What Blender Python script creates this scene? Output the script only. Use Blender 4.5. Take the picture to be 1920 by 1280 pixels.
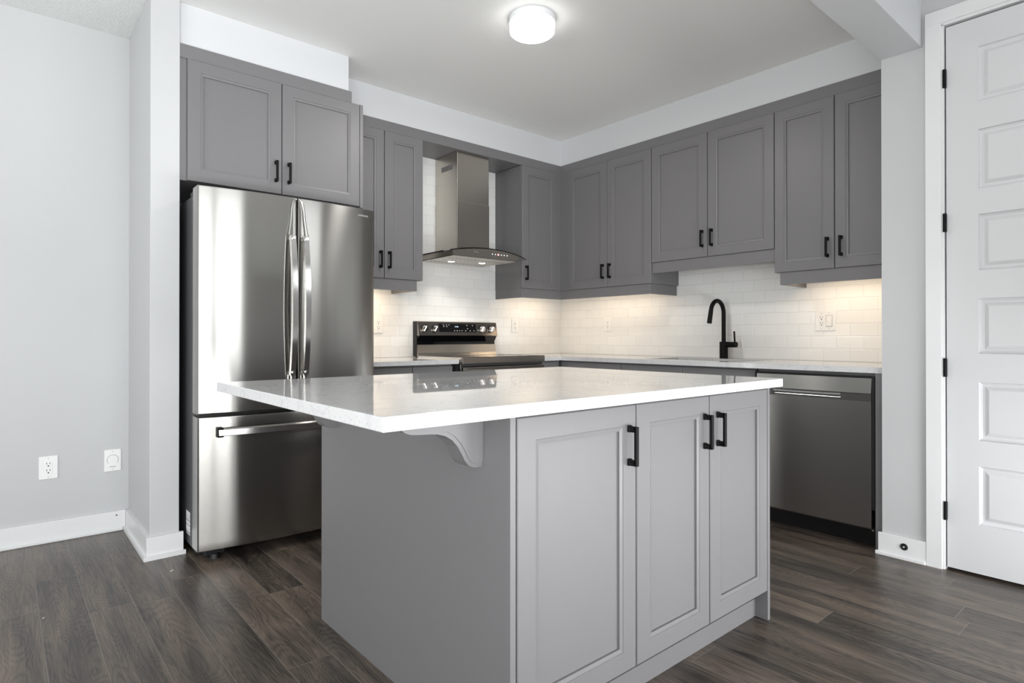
import bpy, bmesh, math, random
from mathutils import Vector, Matrix
random.seed(7)
PI = math.pi
S = bpy.context.scene
C = S.collection
for o in list(bpy.data.objects):
    bpy.data.objects.remove(o)

# ------------------------------------------------------------------ camera
cam = bpy.data.cameras.new('camera')
cam.lens = 1120.35 * 36.0 / 1920.0
cam.sensor_width = 36.0
cam.shift_y = -12.81 / 1920.0
cam.clip_start = 0.02
camo = bpy.data.objects.new('camera', cam)
C.objects.link(camo)
camo.location = (-3.9567, -3.9311, 1.0655)
camo.rotation_euler = (math.radians(90.22), 0, math.radians(49.4624 - 90))
S.camera = camo

# ------------------------------------------------------------------ exposure
S.view_settings.view_transform = 'Standard'
S.view_settings.look = 'None'
S.view_settings.exposure = 0.0
S.view_settings.gamma = 1.0
S.view_settings.use_curve_mapping = False

# ------------------------------------------------------------------ sky
w = bpy.data.worlds.new('sky')
S.world = w
w.use_nodes = True
w.node_tree.nodes['Background'].inputs[0].default_value = (0.93, 0.965, 1.0, 1)
w.node_tree.nodes['Background'].inputs[1].default_value = 1.2


def area(name, loc, rot, sx, sy, power, col, spread=PI):
    d = bpy.data.lights.new(name, 'AREA')
    d.shape = 'RECTANGLE'
    d.size = sx
    d.size_y = sy
    d.energy = power
    d.color = col
    d.spread = spread
    o = bpy.data.objects.new(name, d)
    C.objects.link(o)
    o.location = loc
    o.rotation_euler = rot
    return o


# daylight from windows behind and left of the camera, plus added fill lights
area('daylight_patio', (-4.45, -4.62, 1.30), (PI / 2, 0, 0), 3.5, 2.45, 106, (0.985, 0.99, 1.0))
area('added_ceiling_fill', (-4.45, -4.62, 0.5), (PI / 2 + 1.2, 0, 0), 3.5, 0.9, 84, (1.0, 0.985, 0.96))  # added upward fill at the patio window, brightens the ceiling
area('daylight_transom', (-1.1, -4.62, 2.2), (PI / 2, 0, 0), 0.75, 0.6, 7.0, (0.985, 0.99, 1.0))  # high window guessed from a reflection, widened to brighten beam and island
area('added_low_fill', (-1.64, -4.62, 0.35), (PI / 2, 0, 0), 1.7, 0.5, 60, (0.985, 0.99, 1.0))  # added light for the island front, the foot of the door and the floor
area('daylight_side', (-7.82, -2.9, 1.35), (PI / 2, 0, -PI / 2), 2.6, 1.9, 84, (0.985, 0.99, 1.0))
area('added_side_fill', (-7.82, -2.9, 0.8), (PI / 2 + 1.15, 0, -PI / 2), 2.6, 0.7, 85, (1.0, 0.98, 0.95))  # added upward fill from the left for ceiling and sink soffit


# ------------------------------------------------------------------ materials
def new_mat(name):
    m = bpy.data.materials.new(name)
    m.use_nodes = True
    nt = m.node_tree
    return m, nt, nt.nodes['Principled BSDF']


def setv(b, **k):
    names = {'rough': 'Roughness', 'metal': 'Metallic', 'spec': 'Specular IOR Level', 'aniso': 'Anisotropic',
             'coat': 'Coat Weight', 'coatr': 'Coat Roughness', 'ior': 'IOR'}
    for a, v in k.items():
        b.inputs[names[a]].default_value = v


def N(nt, t, **k):
    n = nt.nodes.new(t)
    for a, v in k.items():
        setattr(n, a, v)
    return n


def noise_bump(nt, b, scale, strength, dist=0.001, detail=3.0):
    tc = N(nt, 'ShaderNodeNewGeometry')
    no = N(nt, 'ShaderNodeTexNoise')
    no.inputs['Scale'].default_value = scale
    no.inputs['Detail'].default_value = detail
    nt.links.new(tc.outputs['Position'], no.inputs['Vector'])
    bu = N(nt, 'ShaderNodeBump')
    bu.inputs['Strength'].default_value = strength
    bu.inputs['Distance'].default_value = dist
    nt.links.new(no.outputs['Fac'], bu.inputs['Height'])
    nt.links.new(bu.outputs['Normal'], b.inputs['Normal'])
    return no


def plain(name, col, rough=0.5, metal=0.0, spec=0.5, bump=None, **k):
    m, nt, b = new_mat(name)
    b.inputs['Base Color'].default_value = (*col, 1)
    setv(b, rough=rough, metal=metal, spec=spec, **k)
    if bump:
        noise_bump(nt, b, *bump)
    return m


def emis(name, col, strength):
    m, nt, b = new_mat(name)
    b.inputs['Base Color'].default_value = (0.8, 0.8, 0.8, 1)
    b.inputs['Emission Color'].default_value = (*col, 1)
    b.inputs['Emission Strength'].default_value = strength
    return m


M = {}
M['wall'] = plain('wall_paint', (0.545, 0.55, 0.558), 0.55, spec=0.3, bump=(260, 0.08, 0.0006))
M['soffit'] = plain('soffit_paint', (0.65, 0.66, 0.675), 0.55, spec=0.3, bump=(260, 0.08, 0.0006))
M['ceil'] = plain('ceiling_paint', (0.80, 0.80, 0.79), 0.7, spec=0.2, bump=(200, 0.06, 0.0006))
M['stipple'] = plain('stippled_ceiling', (0.80, 0.82, 0.81), 0.8, spec=0.2, bump=(130, 1.0, 0.006, 2.0))
M['trim'] = plain('white_trim_paint', (0.755, 0.76, 0.765), 0.35, spec=0.4)
M['doorw'] = plain('white_door_paint', (0.635, 0.64, 0.65), 0.4, spec=0.4, bump=(400, 0.04, 0.0004))
M['cab'] = plain('grey_cabinet_paint', (0.178, 0.173, 0.179), 0.42, spec=0.45, bump=(500, 0.05, 0.0003))
M['black'] = plain('matte_black_metal', (0.006, 0.006, 0.006), 0.5, spec=0.15)
M['blackp'] = plain('black_plastic', (0.008, 0.008, 0.009), 0.45, spec=0.4)
M['dark'] = plain('dark_void', (0.006, 0.006, 0.006), 0.9, spec=0.1)
M['plate'] = plain('white_plastic', (0.84, 0.84, 0.83), 0.3, spec=0.5)
M['slot'] = plain('dark_slot', (0.03, 0.028, 0.026), 0.6)
M['screwm'] = plain('pale_screw_head', (0.55, 0.54, 0.53), 0.4)
M['gslot'] = plain('grey_slot', (0.22, 0.21, 0.21), 0.6)
M['fside'] = plain('graphite_painted_steel', (0.075, 0.076, 0.08), 0.38, spec=0.5)
M['blackglass'] = plain('black_glass', (0.004, 0.004, 0.005), 0.05, spec=0.5)
M['chrome'] = plain('polished_metal', (0.75, 0.74, 0.72), 0.14, metal=1.0)
M['letter'] = plain('pale_lettering', (0.48, 0.47, 0.46), 0.45, metal=0.5)
M['red'] = emis('red_button_light', (1.0, 0.12, 0.15), 3.0)
M['white_led'] = emis('white_button_light', (0.9, 0.95, 1.0), 1.2)
M['blue_led'] = emis('blue_digit_light', (0.45, 0.75, 1.0), 2.2)
M['marks'] = plain('pale_panel_marks', (0.42, 0.40, 0.40), 0.5)
M['bulb'] = emis('hood_spot_lens', (1.0, 0.93, 0.80), 9.0)
M['puck'] = emis('warm_led_lens', (1.0, 0.78, 0.52), 5.0)
M['scrap'] = plain('white_scrap', (0.8, 0.79, 0.77), 0.7)
M['lampbase'] = plain('white_lamp_enamel', (0.85, 0.87, 0.89), 0.3)
M['shade'] = emis('lit_opal_glass', (1.0, 0.985, 0.95), 5.5)


def steel(name, col, rough, aniso=0.75, streak=0.06, tangent=(0, 0, 1)):
    m, nt, b = new_mat(name)
    setv(b, metal=1.0, rough=rough, aniso=aniso)
    cx = N(nt, 'ShaderNodeCombineXYZ')
    for i in range(3):
        cx.inputs[i].default_value = tangent[i]
    nt.links.new(cx.outputs[0], b.inputs['Tangent'])
    g = N(nt, 'ShaderNodeNewGeometry')
    mp = N(nt, 'ShaderNodeMapping')
    mp.inputs['Scale'].default_value = (6, 6, 900) if tangent[2] else (900, 900, 6)
    no = N(nt, 'ShaderNodeTexNoise')
    no.inputs['Scale'].default_value = 1.0
    no.inputs['Detail'].default_value = 4
    nt.links.new(g.outputs['Position'], mp.inputs['Vector'])
    nt.links.new(mp.outputs[0], no.inputs['Vector'])
    mr = N(nt, 'ShaderNodeMapRange')
    mr.inputs['To Min'].default_value = rough - streak
    mr.inputs['To Max'].default_value = rough + streak
    nt.links.new(no.outputs['Fac'], mr.inputs['Value'])
    nt.links.new(mr.outputs[0], b.inputs['Roughness'])
    b.inputs['Base Color'].default_value = (*col, 1)
    return m


M['steel'] = steel('brushed_stainless_steel', (0.41, 0.40, 0.38), 0.19, 1.0, 0.010)
M['steelw'] = steel('warm_stainless_steel', (0.56, 0.52, 0.47), 0.25, 0.6, 0.02)
M['steeld'] = steel('dark_stainless_steel', (0.47, 0.465, 0.46), 0.26, 0.9, 0.015)
M['filter'] = plain('satin_filter_metal', (0.62, 0.60, 0.57), 0.45, metal=0.35)
M['steelr'] = steel('smoked_stainless_steel', (0.30, 0.275, 0.25), 0.24, 0.5, 0.012)
M['sink'] = steel('satin_sink_steel', (0.55, 0.55, 0.54), 0.32, 0.2)


def quartz():
    m, nt, b = new_mat('white_quartz')
    setv(b, rough=0.015, spec=0.55)
    g = N(nt, 'ShaderNodeNewGeometry')
    n1 = N(nt, 'ShaderNodeTexNoise')
    n1.inputs['Scale'].default_value = 5.0
    n1.inputs['Detail'].default_value = 6
    n1.inputs['Distortion'].default_value = 1.6
    nt.links.new(g.outputs['Position'], n1.inputs['Vector'])
    r1 = N(nt, 'ShaderNodeValToRGB')
    r1.color_ramp.elements[0].position = 0.475
    r1.color_ramp.elements[0].color = (1, 1, 1, 1)
    r1.color_ramp.elements[1].position = 0.525
    r1.color_ramp.elements[1].color = (1, 1, 1, 1)
    e = r1.color_ramp.elements.new(0.50)
    e.color = (0.90, 0.90, 0.92, 1)
    nt.links.new(n1.outputs['Fac'], r1.inputs['Fac'])
    n2 = N(nt, 'ShaderNodeTexNoise')
    n2.inputs['Scale'].default_value = 160
    n2.inputs['Detail'].default_value = 2
    nt.links.new(g.outputs['Position'], n2.inputs['Vector'])
    r2 = N(nt, 'ShaderNodeValToRGB')
    r2.color_ramp.elements[0].position = 0.28
    r2.color_ramp.elements[0].color = (0.80, 0.80, 0.81, 1)
    r2.color_ramp.elements[1].position = 0.42
    r2.color_ramp.elements[1].color = (1, 1, 1, 1)
    nt.links.new(n2.outputs['Fac'], r2.inputs['Fac'])
    mx = N(nt, 'ShaderNodeMix', data_type='RGBA', blend_type='MULTIPLY')
    mx.inputs['Factor'].default_value = 1.0
    nt.links.new(r1.outputs[0], mx.inputs['A'])
    nt.links.new(r2.outputs[0], mx.inputs['B'])
    m2 = N(nt, 'ShaderNodeMix', data_type='RGBA', blend_type='MULTIPLY')
    m2.inputs['Factor'].default_value = 1.0
    m2.inputs['B'].default_value = (0.66, 0.66, 0.665, 1)
    nt.links.new(mx.outputs['Result'], m2.inputs['A'])
    nt.links.new(m2.outputs['Result'], b.inputs['Base Color'])
    return m


M['quartz'] = quartz()


def math_n(nt, op, a, b=None, c=None):
    n = N(nt, 'ShaderNodeMath', operation=op)
    for i, v in enumerate((a, b, c)):
        if v is None:
            continue
        if isinstance(v, (int, float)):
            n.inputs[i].default_value = v
        else:
            nt.links.new(v, n.inputs[i])
    return n.outputs[0]


def tiles(axis, phase):
    """white 3x6 subway tile in running bond; rows counted up from the worktop"""
    m, nt, b = new_mat('subway_tile_' + axis)
    g = N(nt, 'ShaderNodeNewGeometry')
    sp = N(nt, 'ShaderNodeSeparateXYZ')
    nt.links.new(g.outputs['Position'], sp.inputs[0])
    u = sp.outputs[0] if axis == 'x' else sp.outputs[1]
    z = sp.outputs[2]
    W, H = 0.1545, 0.078
    rz = math_n(nt, 'DIVIDE', math_n(nt, 'SUBTRACT', z, 0.914), H)
    row = math_n(nt, 'FLOOR', rz)
    fz = math_n(nt, 'SUBTRACT', rz, row)
    half = math_n(nt, 'MULTIPLY', math_n(nt, 'MODULO', math_n(nt, 'ADD', row, 100.0), 2.0), 0.5)
    ru = math_n(nt, 'ADD', math_n(nt, 'DIVIDE', math_n(nt, 'SUBTRACT', u, phase), W), half)
    col = math_n(nt, 'FLOOR', ru)
    fu = math_n(nt, 'SUBTRACT', ru, col)
    du = math_n(nt, 'MULTIPLY', math_n(nt, 'MINIMUM', fu, math_n(nt, 'SUBTRACT', 1.0, fu)), W)
    dz = math_n(nt, 'MULTIPLY', math_n(nt, 'MINIMUM', fz, math_n(nt, 'SUBTRACT', 1.0, fz)), H)
    d = math_n(nt, 'MINIMUM', du, dz)
    mr = N(nt, 'ShaderNodeMapRange', interpolation_type='SMOOTHSTEP')
    mr.inputs['From Min'].default_value = 0.0008
    mr.inputs['From Max'].default_value = 0.0040
    nt.links.new(d, mr.inputs['Value'])
    grout = N(nt, 'ShaderNodeMapRange')
    grout.inputs['From Min'].default_value = 0.0009
    grout.inputs['From Max'].default_value = 0.0016
    nt.links.new(d, grout.inputs['Value'])
    wn = N(nt, 'ShaderNodeTexWhiteNoise', noise_dimensions='2D')
    cv = N(nt, 'ShaderNodeCombineXYZ')
    nt.links.new(row, cv.inputs[0])
    nt.links.new(col, cv.inputs[1])
    nt.links.new(cv.outputs[0], wn.inputs['Vector'])
    sh = N(nt, 'ShaderNodeMapRange')
    sh.inputs['To Min'].default_value = 0.82
    sh.inputs['To Max'].default_value = 0.86
    nt.links.new(wn.outputs['Value'], sh.inputs['Value'])
    cc = N(nt, 'ShaderNodeCombineColor')
    nt.links.new(sh.outputs[0], cc.inputs[0])
    nt.links.new(sh.outputs[0], cc.inputs[1])
    nt.links.new(math_n(nt, 'MULTIPLY', sh.outputs[0], 0.985), cc.inputs[2])
    mx = N(nt, 'ShaderNodeMix', data_type='RGBA')
    mx.inputs['A'].default_value = (0.74, 0.73, 0.71, 1)
    nt.links.new(cc.outputs[0], mx.inputs['B'])
    nt.links.new(grout.outputs[0], mx.inputs['Factor'])
    nt.links.new(mx.outputs['Result'], b.inputs['Base Color'])
    no = N(nt, 'ShaderNodeTexNoise')
    no.inputs['Scale'].default_value = 14
    nt.links.new(g.outputs['Position'], no.inputs['Vector'])
    hh = math_n(nt, 'ADD', mr.outputs[0], math_n(nt, 'MULTIPLY', no.outputs['Fac'], 0.5))
    bu = N(nt, 'ShaderNodeBump')
    bu.inputs['Strength'].default_value = 0.55
    bu.inputs['Distance'].default_value = 0.0016
    nt.links.new(hh, bu.inputs['Height'])
    nt.links.new(bu.outputs[0], b.inputs['Normal'])
    setv(b, rough=0.18, spec=0.5)
    return m


def floor_mat():
    m, nt, b = new_mat('dark_oak_planks')
    g = N(nt, 'ShaderNodeNewGeometry')
    sp = N(nt, 'ShaderNodeSeparateXYZ')
    nt.links.new(g.outputs['Position'], sp.inputs[0])
    x, y = sp.outputs[0], sp.outputs[1]
    W, L = 0.1465, 1.22
    rx = math_n(nt, 'DIVIDE', math_n(nt, 'ADD', x, 3.11), W)
    row = math_n(nt, 'FLOOR', rx)
    fx = math_n(nt, 'SUBTRACT', rx, row)
    wr = N(nt, 'ShaderNodeTexWhiteNoise', noise_dimensions='1D')
    nt.links.new(math_n(nt, 'ADD', row, 37.0), wr.inputs['W'])
    ry = math_n(nt, 'ADD', math_n(nt, 'DIVIDE', y, L), math_n(nt, 'MULTIPLY', wr.outputs['Value'], 7.0))
    col = math_n(nt, 'FLOOR', ry)
    fy = math_n(nt, 'SUBTRACT', ry, col)
    cv = N(nt, 'ShaderNodeCombineXYZ')
    nt.links.new(row, cv.inputs[0])
    nt.links.new(col, cv.inputs[1])
    wn = N(nt, 'ShaderNodeTexWhiteNoise', noise_dimensions='2D')
    nt.links.new(cv.outputs[0], wn.inputs['Vector'])
    # shift the grain of every plank
    sh = N(nt, 'ShaderNodeVectorMath', operation='SCALE')
    nt.links.new(wn.outputs['Color'], sh.inputs[0])
    sh.inputs['Scale'].default_value = 40.0
    ad = N(nt, 'ShaderNodeVectorMath', operation='ADD')
    nt.links.new(g.outputs['Position'], ad.inputs[0])
    nt.links.new(sh.outputs[0], ad.inputs[1])
    # cathedral figure: contour lines of a slow, stretched noise field
    mp1 = N(nt, 'ShaderNodeMapping')
    mp1.inputs['Scale'].default_value = (4.6, 0.85, 1)
    nt.links.new(ad.outputs[0], mp1.inputs['Vector'])
    n1 = N(nt, 'ShaderNodeTexNoise')
    n1.inputs['Scale'].default_value = 1.0
    n1.inputs['Detail'].default_value = 2.5
    n1.inputs['Distortion'].default_value = 0.5
    nt.links.new(mp1.outputs[0], n1.inputs['Vector'])
    # fine streaks along the plank
    mp2 = N(nt, 'ShaderNodeMapping')
    mp2.inputs['Scale'].default_value = (230, 5, 1)
    nt.links.new(ad.outputs[0], mp2.inputs['Vector'])
    n2 = N(nt, 'ShaderNodeTexNoise')
    n2.inputs['Scale'].default_value = 1.0
    n2.inputs['Detail'].default_value = 5
    n2.inputs['Roughness'].default_value = 0.65
    nt.links.new(mp2.outputs[0], n2.inputs['Vector'])
    ph = math_n(nt, 'ADD', math_n(nt, 'MULTIPLY', n1.outputs['Fac'], 165.0), math_n(nt, 'MULTIPLY', n2.outputs['Fac'], 4.5))
    sn = math_n(nt, 'SINE', ph)
    ring = math_n(nt, 'SUBTRACT', math_n(nt, 'POWER', math_n(nt, 'ABSOLUTE', sn), 0.6), 0.7)
    # broad darker bands
    mp3 = N(nt, 'ShaderNodeMapping')
    mp3.inputs['Scale'].default_value = (16, 1.6, 1)
    nt.links.new(ad.outputs[0], mp3.inputs['Vector'])
    n3 = N(nt, 'ShaderNodeTexNoise')
    n3.inputs['Scale'].default_value = 1.0
    n3.inputs['Detail'].default_value = 4
    nt.links.new(mp3.outputs[0], n3.inputs['Vector'])
    v = math_n(nt, 'ADD', math_n(nt, 'MULTIPLY', n2.outputs['Fac'], 0.50),
               math_n(nt, 'ADD', math_n(nt, 'MULTIPLY', n3.outputs['Fac'], 0.56), math_n(nt, 'MULTIPLY', ring, 0.12)))
    v = math_n(nt, 'ADD', v, math_n(nt, 'MULTIPLY', wn.outputs['Value'], 0.10))
    rp = N(nt, 'ShaderNodeValToRGB')
    rp.color_ramp.elements[0].position = 0.44
    rp.color_ramp.elements[0].color = (0.021, 0.0175, 0.015, 1)
    rp.color_ramp.elements[1].position = 0.74
    rp.color_ramp.elements[1].color = (0.172, 0.134, 0.104, 1)
    e = rp.color_ramp.elements.new(0.56)
    e.color = (0.073, 0.058, 0.0475, 1)
    nt.links.new(v, rp.inputs['Fac'])
    # joints
    dx = math_n(nt, 'MULTIPLY', math_n(nt, 'MINIMUM', fx, math_n(nt, 'SUBTRACT', 1.0, fx)), W)
    dy = math_n(nt, 'MULTIPLY', math_n(nt, 'MINIMUM', fy, math_n(nt, 'SUBTRACT', 1.0, fy)), L)
    d = math_n(nt, 'MINIMUM', dx, dy)
    jm = N(nt, 'ShaderNodeMapRange', interpolation_type='SMOOTHSTEP')
    jm.inputs['From Min'].default_value = 0.0006
    jm.inputs['From Max'].default_value = 0.0019
    nt.links.new(d, jm.inputs['Value'])
    mx = N(nt, 'ShaderNodeMix', data_type='RGBA')
    mx.inputs['A'].default_value = (0.17, 0.146, 0.128, 1)
    nt.links.new(rp.outputs[0], mx.inputs['B'])
    nt.links.new(jm.outputs[0], mx.inputs['Factor'])
    nt.links.new(mx.outputs['Result'], b.inputs['Base Color'])
    hh = math_n(nt, 'ADD', math_n(nt, 'MULTIPLY', jm.outputs[0], 1.2),
                math_n(nt, 'ADD', math_n(nt, 'MULTIPLY', ring, 0.11), math_n(nt, 'MULTIPLY', n2.outputs['Fac'], 0.55)))
    bu = N(nt, 'ShaderNodeBump')
    bu.inputs['Strength'].default_value = 0.5
    bu.inputs['Distance'].default_value = 0.0011
    nt.links.new(hh, bu.inputs['Height'])
    nt.links.new(bu.outputs[0], b.inputs['Normal'])
    rr = N(nt, 'ShaderNodeMapRange')
    rr.inputs['To Min'].default_value = 0.25
    rr.inputs['To Max'].default_value = 0.40
    nt.links.new(n3.outputs['Fac'], rr.inputs['Value'])
    nt.links.new(rr.outputs[0], b.inputs['Roughness'])
    setv(b, spec=0.5)
    return m


M['floor'] = floor_mat()


def pane_mat(name, tint, gloss):
    m = bpy.data.materials.new(name)
    m.use_nodes = True
    nt = m.node_tree
    nt.nodes.clear()
    out = N(nt, 'ShaderNodeOutputMaterial')
    tr = N(nt, 'ShaderNodeBsdfTransparent')
    tr.inputs[0].default_value = (*tint, 1)
    gl = N(nt, 'ShaderNodeBsdfGlossy')
    gl.inputs['Roughness'].default_value = 0.02
    fr = N(nt, 'ShaderNodeFresnel')
    fr.inputs['IOR'].default_value = 1.5
    mx = N(nt, 'ShaderNodeMixShader')
    nt.links.new(math_n(nt, 'MULTIPLY', fr.outputs[0], gloss), mx.inputs[0])
    nt.links.new(tr.outputs[0], mx.inputs[1])
    nt.links.new(gl.outputs[0], mx.inputs[2])
    nt.links.new(mx.outputs[0], out.inputs[0])
    return m


M['pane'] = pane_mat('clear_window_glass', (0.97, 0.98, 0.98), 0.8)
M['hoodglass'] = pane_mat('smoked_hood_glass', (0.80, 0.86, 0.83), 1.0)


def sticker_mat():
    m, nt, b = new_mat('printed_label')
    g = N(nt, 'ShaderNodeNewGeometry')
    sp = N(nt, 'ShaderNodeSeparateXYZ')
    nt.links.new(g.outputs['Position'], sp.inputs[0])
    n = N(nt, 'ShaderNodeTexNoise', noise_dimensions='1D')
    n.inputs['Scale'].default_value = 160
    n.inputs['Detail'].default_value = 1
    nt.links.new(sp.outputs[2], n.inputs['W'])
    r = N(nt, 'ShaderNodeValToRGB')
    r.color_ramp.interpolation = 'CONSTANT'
    r.color_ramp.elements[0].color = (0.15, 0.15, 0.15, 1)
    r.color_ramp.elements[1].position = 0.42
    r.color_ramp.elements[1].color = (0.78, 0.78, 0.78, 1)
    nt.links.new(n.outputs['Fac'], r.inputs['Fac'])
    nt.links.new(r.outputs[0], b.inputs['Base Color'])
    return m


M['sticker'] = sticker_mat()

# ------------------------------------------------------------------ geometry helpers


def obj(name, bm, m, parent=None, smooth=False):
    bmesh.ops.recalc_face_normals(bm, faces=bm.faces)
    me = bpy.data.meshes.new(name)
    bm.to_mesh(me)
    bm.free()
    for mm in (m if isinstance(m, (list, tuple)) else [m]):
        me.materials.append(M[mm] if isinstance(mm, str) else mm)
    o = bpy.data.objects.new(name, me)
    C.objects.link(o)
    if parent:
        o.parent = parent
    if smooth:
        for p in me.polygons:
            p.use_smooth = True
        md = o.modifiers.new('edges', 'EDGE_SPLIT')
        md.split_angle = math.radians(38)
    return o


def tag(o, label, cat, group=None):
    o['label'] = label
    o['category'] = cat
    if group:
        o['group'] = group
    return o


def thing(name, label, cat, loc=(0, 0, 0), rotz=0.0, group=None):
    o = bpy.data.objects.new(name, None)
    o.empty_display_size = 0.1
    C.objects.link(o)
    o.location = loc
    o.rotation_euler = (0, 0, rotz)
    return tag(o, label, cat, group)


def struct(name, bm, m, parent=None, smooth=False):
    o = obj(name, bm, m, parent, smooth)
    if parent is None:
        o['kind'] = 'structure'
    return o


def box(bm, lo, hi, bev=0.0, seg=1, mi=0):
    a, b = [min(lo[i], hi[i]) for i in range(3)], [max(lo[i], hi[i]) for i in range(3)]
    n0 = len(bm.faces)
    vs = [bm.verts.new((x, y, z)) for x in (a[0], b[0]) for y in (a[1], b[1]) for z in (a[2], b[2])]
    idx = [(0, 1, 3, 2), (4, 6, 7, 5), (0, 4, 5, 1), (2, 3, 7, 6), (0, 2, 6, 4), (1, 5, 7, 3)]
    fs = [bm.faces.new([vs[i] for i in q]) for q in idx]
    bmesh.ops.recalc_face_normals(bm, faces=fs)
    if mi:
        for f in fs:
            f.material_index = mi
    if bev > 0:
        es = list({e for f in fs for e in f.edges})
        r = bmesh.ops.bevel(bm, geom=es, offset=bev, segments=seg, profile=0.5, affect='EDGES', material=-1)
        if mi:
            for f in r['faces']:
                f.material_index = mi
    return fs


def B(*boxes, bev=0.0, seg=1):
    bm = bmesh.new()
    for lo, hi in boxes:
        box(bm, lo, hi, bev, seg)
    return bm


def cyl(bm, p0, p1, r0, r1=None, n=24, cap=True):
    r1 = r0 if r1 is None else r1
    p0, p1 = Vector(p0), Vector(p1)
    d = (p1 - p0).normalized()
    a = d.orthogonal().normalized()
    c = d.cross(a)
    A = [bm.verts.new(p0 + (a * math.cos(2 * PI * i / n) + c * math.sin(2 * PI * i / n)) * r0) for i in range(n)]
    Z = [bm.verts.new(p1 + (a * math.cos(2 * PI * i / n) + c * math.sin(2 * PI * i / n)) * r1) for i in range(n)]
    for i in range(n):
        bm.faces.new((A[i], A[(i + 1) % n], Z[(i + 1) % n], Z[i]))
    if cap:
        bm.faces.new(A[::-1])
        bm.faces.new(Z)


def tube(bm, pts, r, n=16):
    pts = [Vector(p) for p in pts]
    rs = r if isinstance(r, (list, tuple)) else [r] * len(pts)
    rings = []
    prev = None
    for i, p in enumerate(pts):
        d = (pts[min(i + 1, len(pts) - 1)] - pts[max(i - 1, 0)]).normalized()
        if prev is None:
            a = d.orthogonal().normalized()
        else:
            a = (prev - d * prev.dot(d)).normalized()
        prev = a
        c = d.cross(a)
        rings.append([bm.verts.new(p + (a * math.cos(2 * PI * k / n) + c * math.sin(2 * PI * k / n)) * rs[i]) for k in range(n)])
    for i in range(len(rings) - 1):
        for k in range(n):
            bm.faces.new((rings[i][k], rings[i][(k + 1) % n], rings[i + 1][(k + 1) % n], rings[i + 1][k]))
    bm.faces.new(rings[0][::-1])
    bm.faces.new(rings[-1])


def prism(bm, poly, axis, a, b):
    """extrude a 2D polygon along an axis; poly holds the two other coordinates in order"""
    def P(u, v, t):
        return {'x': (t, u, v), 'y': (u, t, v), 'z': (u, v, t)}[axis]
    A = [bm.verts.new(P(u, v, a)) for u, v in poly]
    Z = [bm.verts.new(P(u, v, b)) for u, v in poly]
    n = len(poly)
    for i in range(n):
        bm.faces.new((A[i], A[(i + 1) % n], Z[(i + 1) % n], Z[i]))
    bm.faces.new(A[::-1])
    bm.faces.new(Z)


def slab_cells(bm, xs, ys, fill, z0, z1):
    """horizontal slab from a grid of cells, only its outer skin"""
    V = {}

    def v(i, j, k):
        if (i, j, k) not in V:
            V[(i, j, k)] = bm.verts.new((xs[i], ys[j], (z0, z1)[k]))
        return V[(i, j, k)]
    for (i, j) in fill:
        bm.faces.new((v(i, j, 1), v(i + 1, j, 1), v(i + 1, j + 1, 1), v(i, j + 1, 1)))
        bm.faces.new((v(i, j, 0), v(i, j + 1, 0), v(i + 1, j + 1, 0), v(i + 1, j, 0)))
        for (di, dj, p, q) in ((-1, 0, (0, 0), (0, 1)), (1, 0, (1, 0), (1, 1)), (0, -1, (0, 0), (1, 0)), (0, 1, (0, 1), (1, 1))):
            if (i + di, j + dj) not in fill:
                bm.faces.new((v(i + p[0], j + p[1], 0), v(i + q[0], j + q[1], 0), v(i + q[0], j + q[1], 1), v(i + p[0], j + p[1], 1)))


def panel_door(bm, x0, x1, z0, z1, yf, t=0.019, frame=0.058, rings=None):
    """framed cabinet door facing -y with a moulded step around a flat centre panel"""
    rings = rings or [(0.0, t), (0.0, 0.0025), (0.0025, 0.0), (frame, 0.0), (frame + 0.001, 0.0016), (frame + 0.0028, 0.0010), (frame + 0.0135, 0.0030), (frame + 0.0139, 0.0105)]
    loops = []
    for ins, dep in rings:
        a, b, c, d = x0 + ins, x1 - ins, z0 + ins, z1 - ins
        loops.append([bm.verts.new(p) for p in ((a, yf + dep, c), (b, yf + dep, c), (b, yf + dep, d), (a, yf + dep, d))])
    for L0, L1 in zip(loops, loops[1:]):
        for i in range(4):
            bm.faces.new((L0[i], L0[(i + 1) % 4], L1[(i + 1) % 4], L1[i]))
    bm.faces.new(loops[-1])
    bm.faces.new(loops[0][::-1])


def bar_handle(bm, x, z0, z1, yf, out=0.033):
    """square bow handle: two flared feet and a slim bar, standing off a -y facing door"""
    wv = 0.006
    box(bm, (x - wv, yf - out, z0), (x + wv, yf - out + 0.010, z1), 0.0015)
    for a, b in ((z0, z0 + 0.0165), (z1 - 0.0165, z1)):
        box(bm, (x - wv, yf - out + 0.004, a), (x + wv, yf - 0.0002, b), 0.0012)
        box(bm, (x - wv - 0.001, yf - 0.008, a - 0.001), (x + wv + 0.001, yf - 0.0001, b + 0.002), 0.0012)


def cab_door(root, x0, x1, z0, z1, yf, hx=None, hz=None, m='cab'):
    bm = bmesh.new()
    panel_door(bm, x0, x1, z0, z1, yf)
    d = obj('door', bm, m, root)
    if hx is not None:
        bm = bmesh.new()
        bar_handle(bm, hx, hz[0], hz[1], yf)
        h = obj('handle', bm, 'black', d)
        h['label'] = 'matte black bow handle'
    return d


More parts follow.
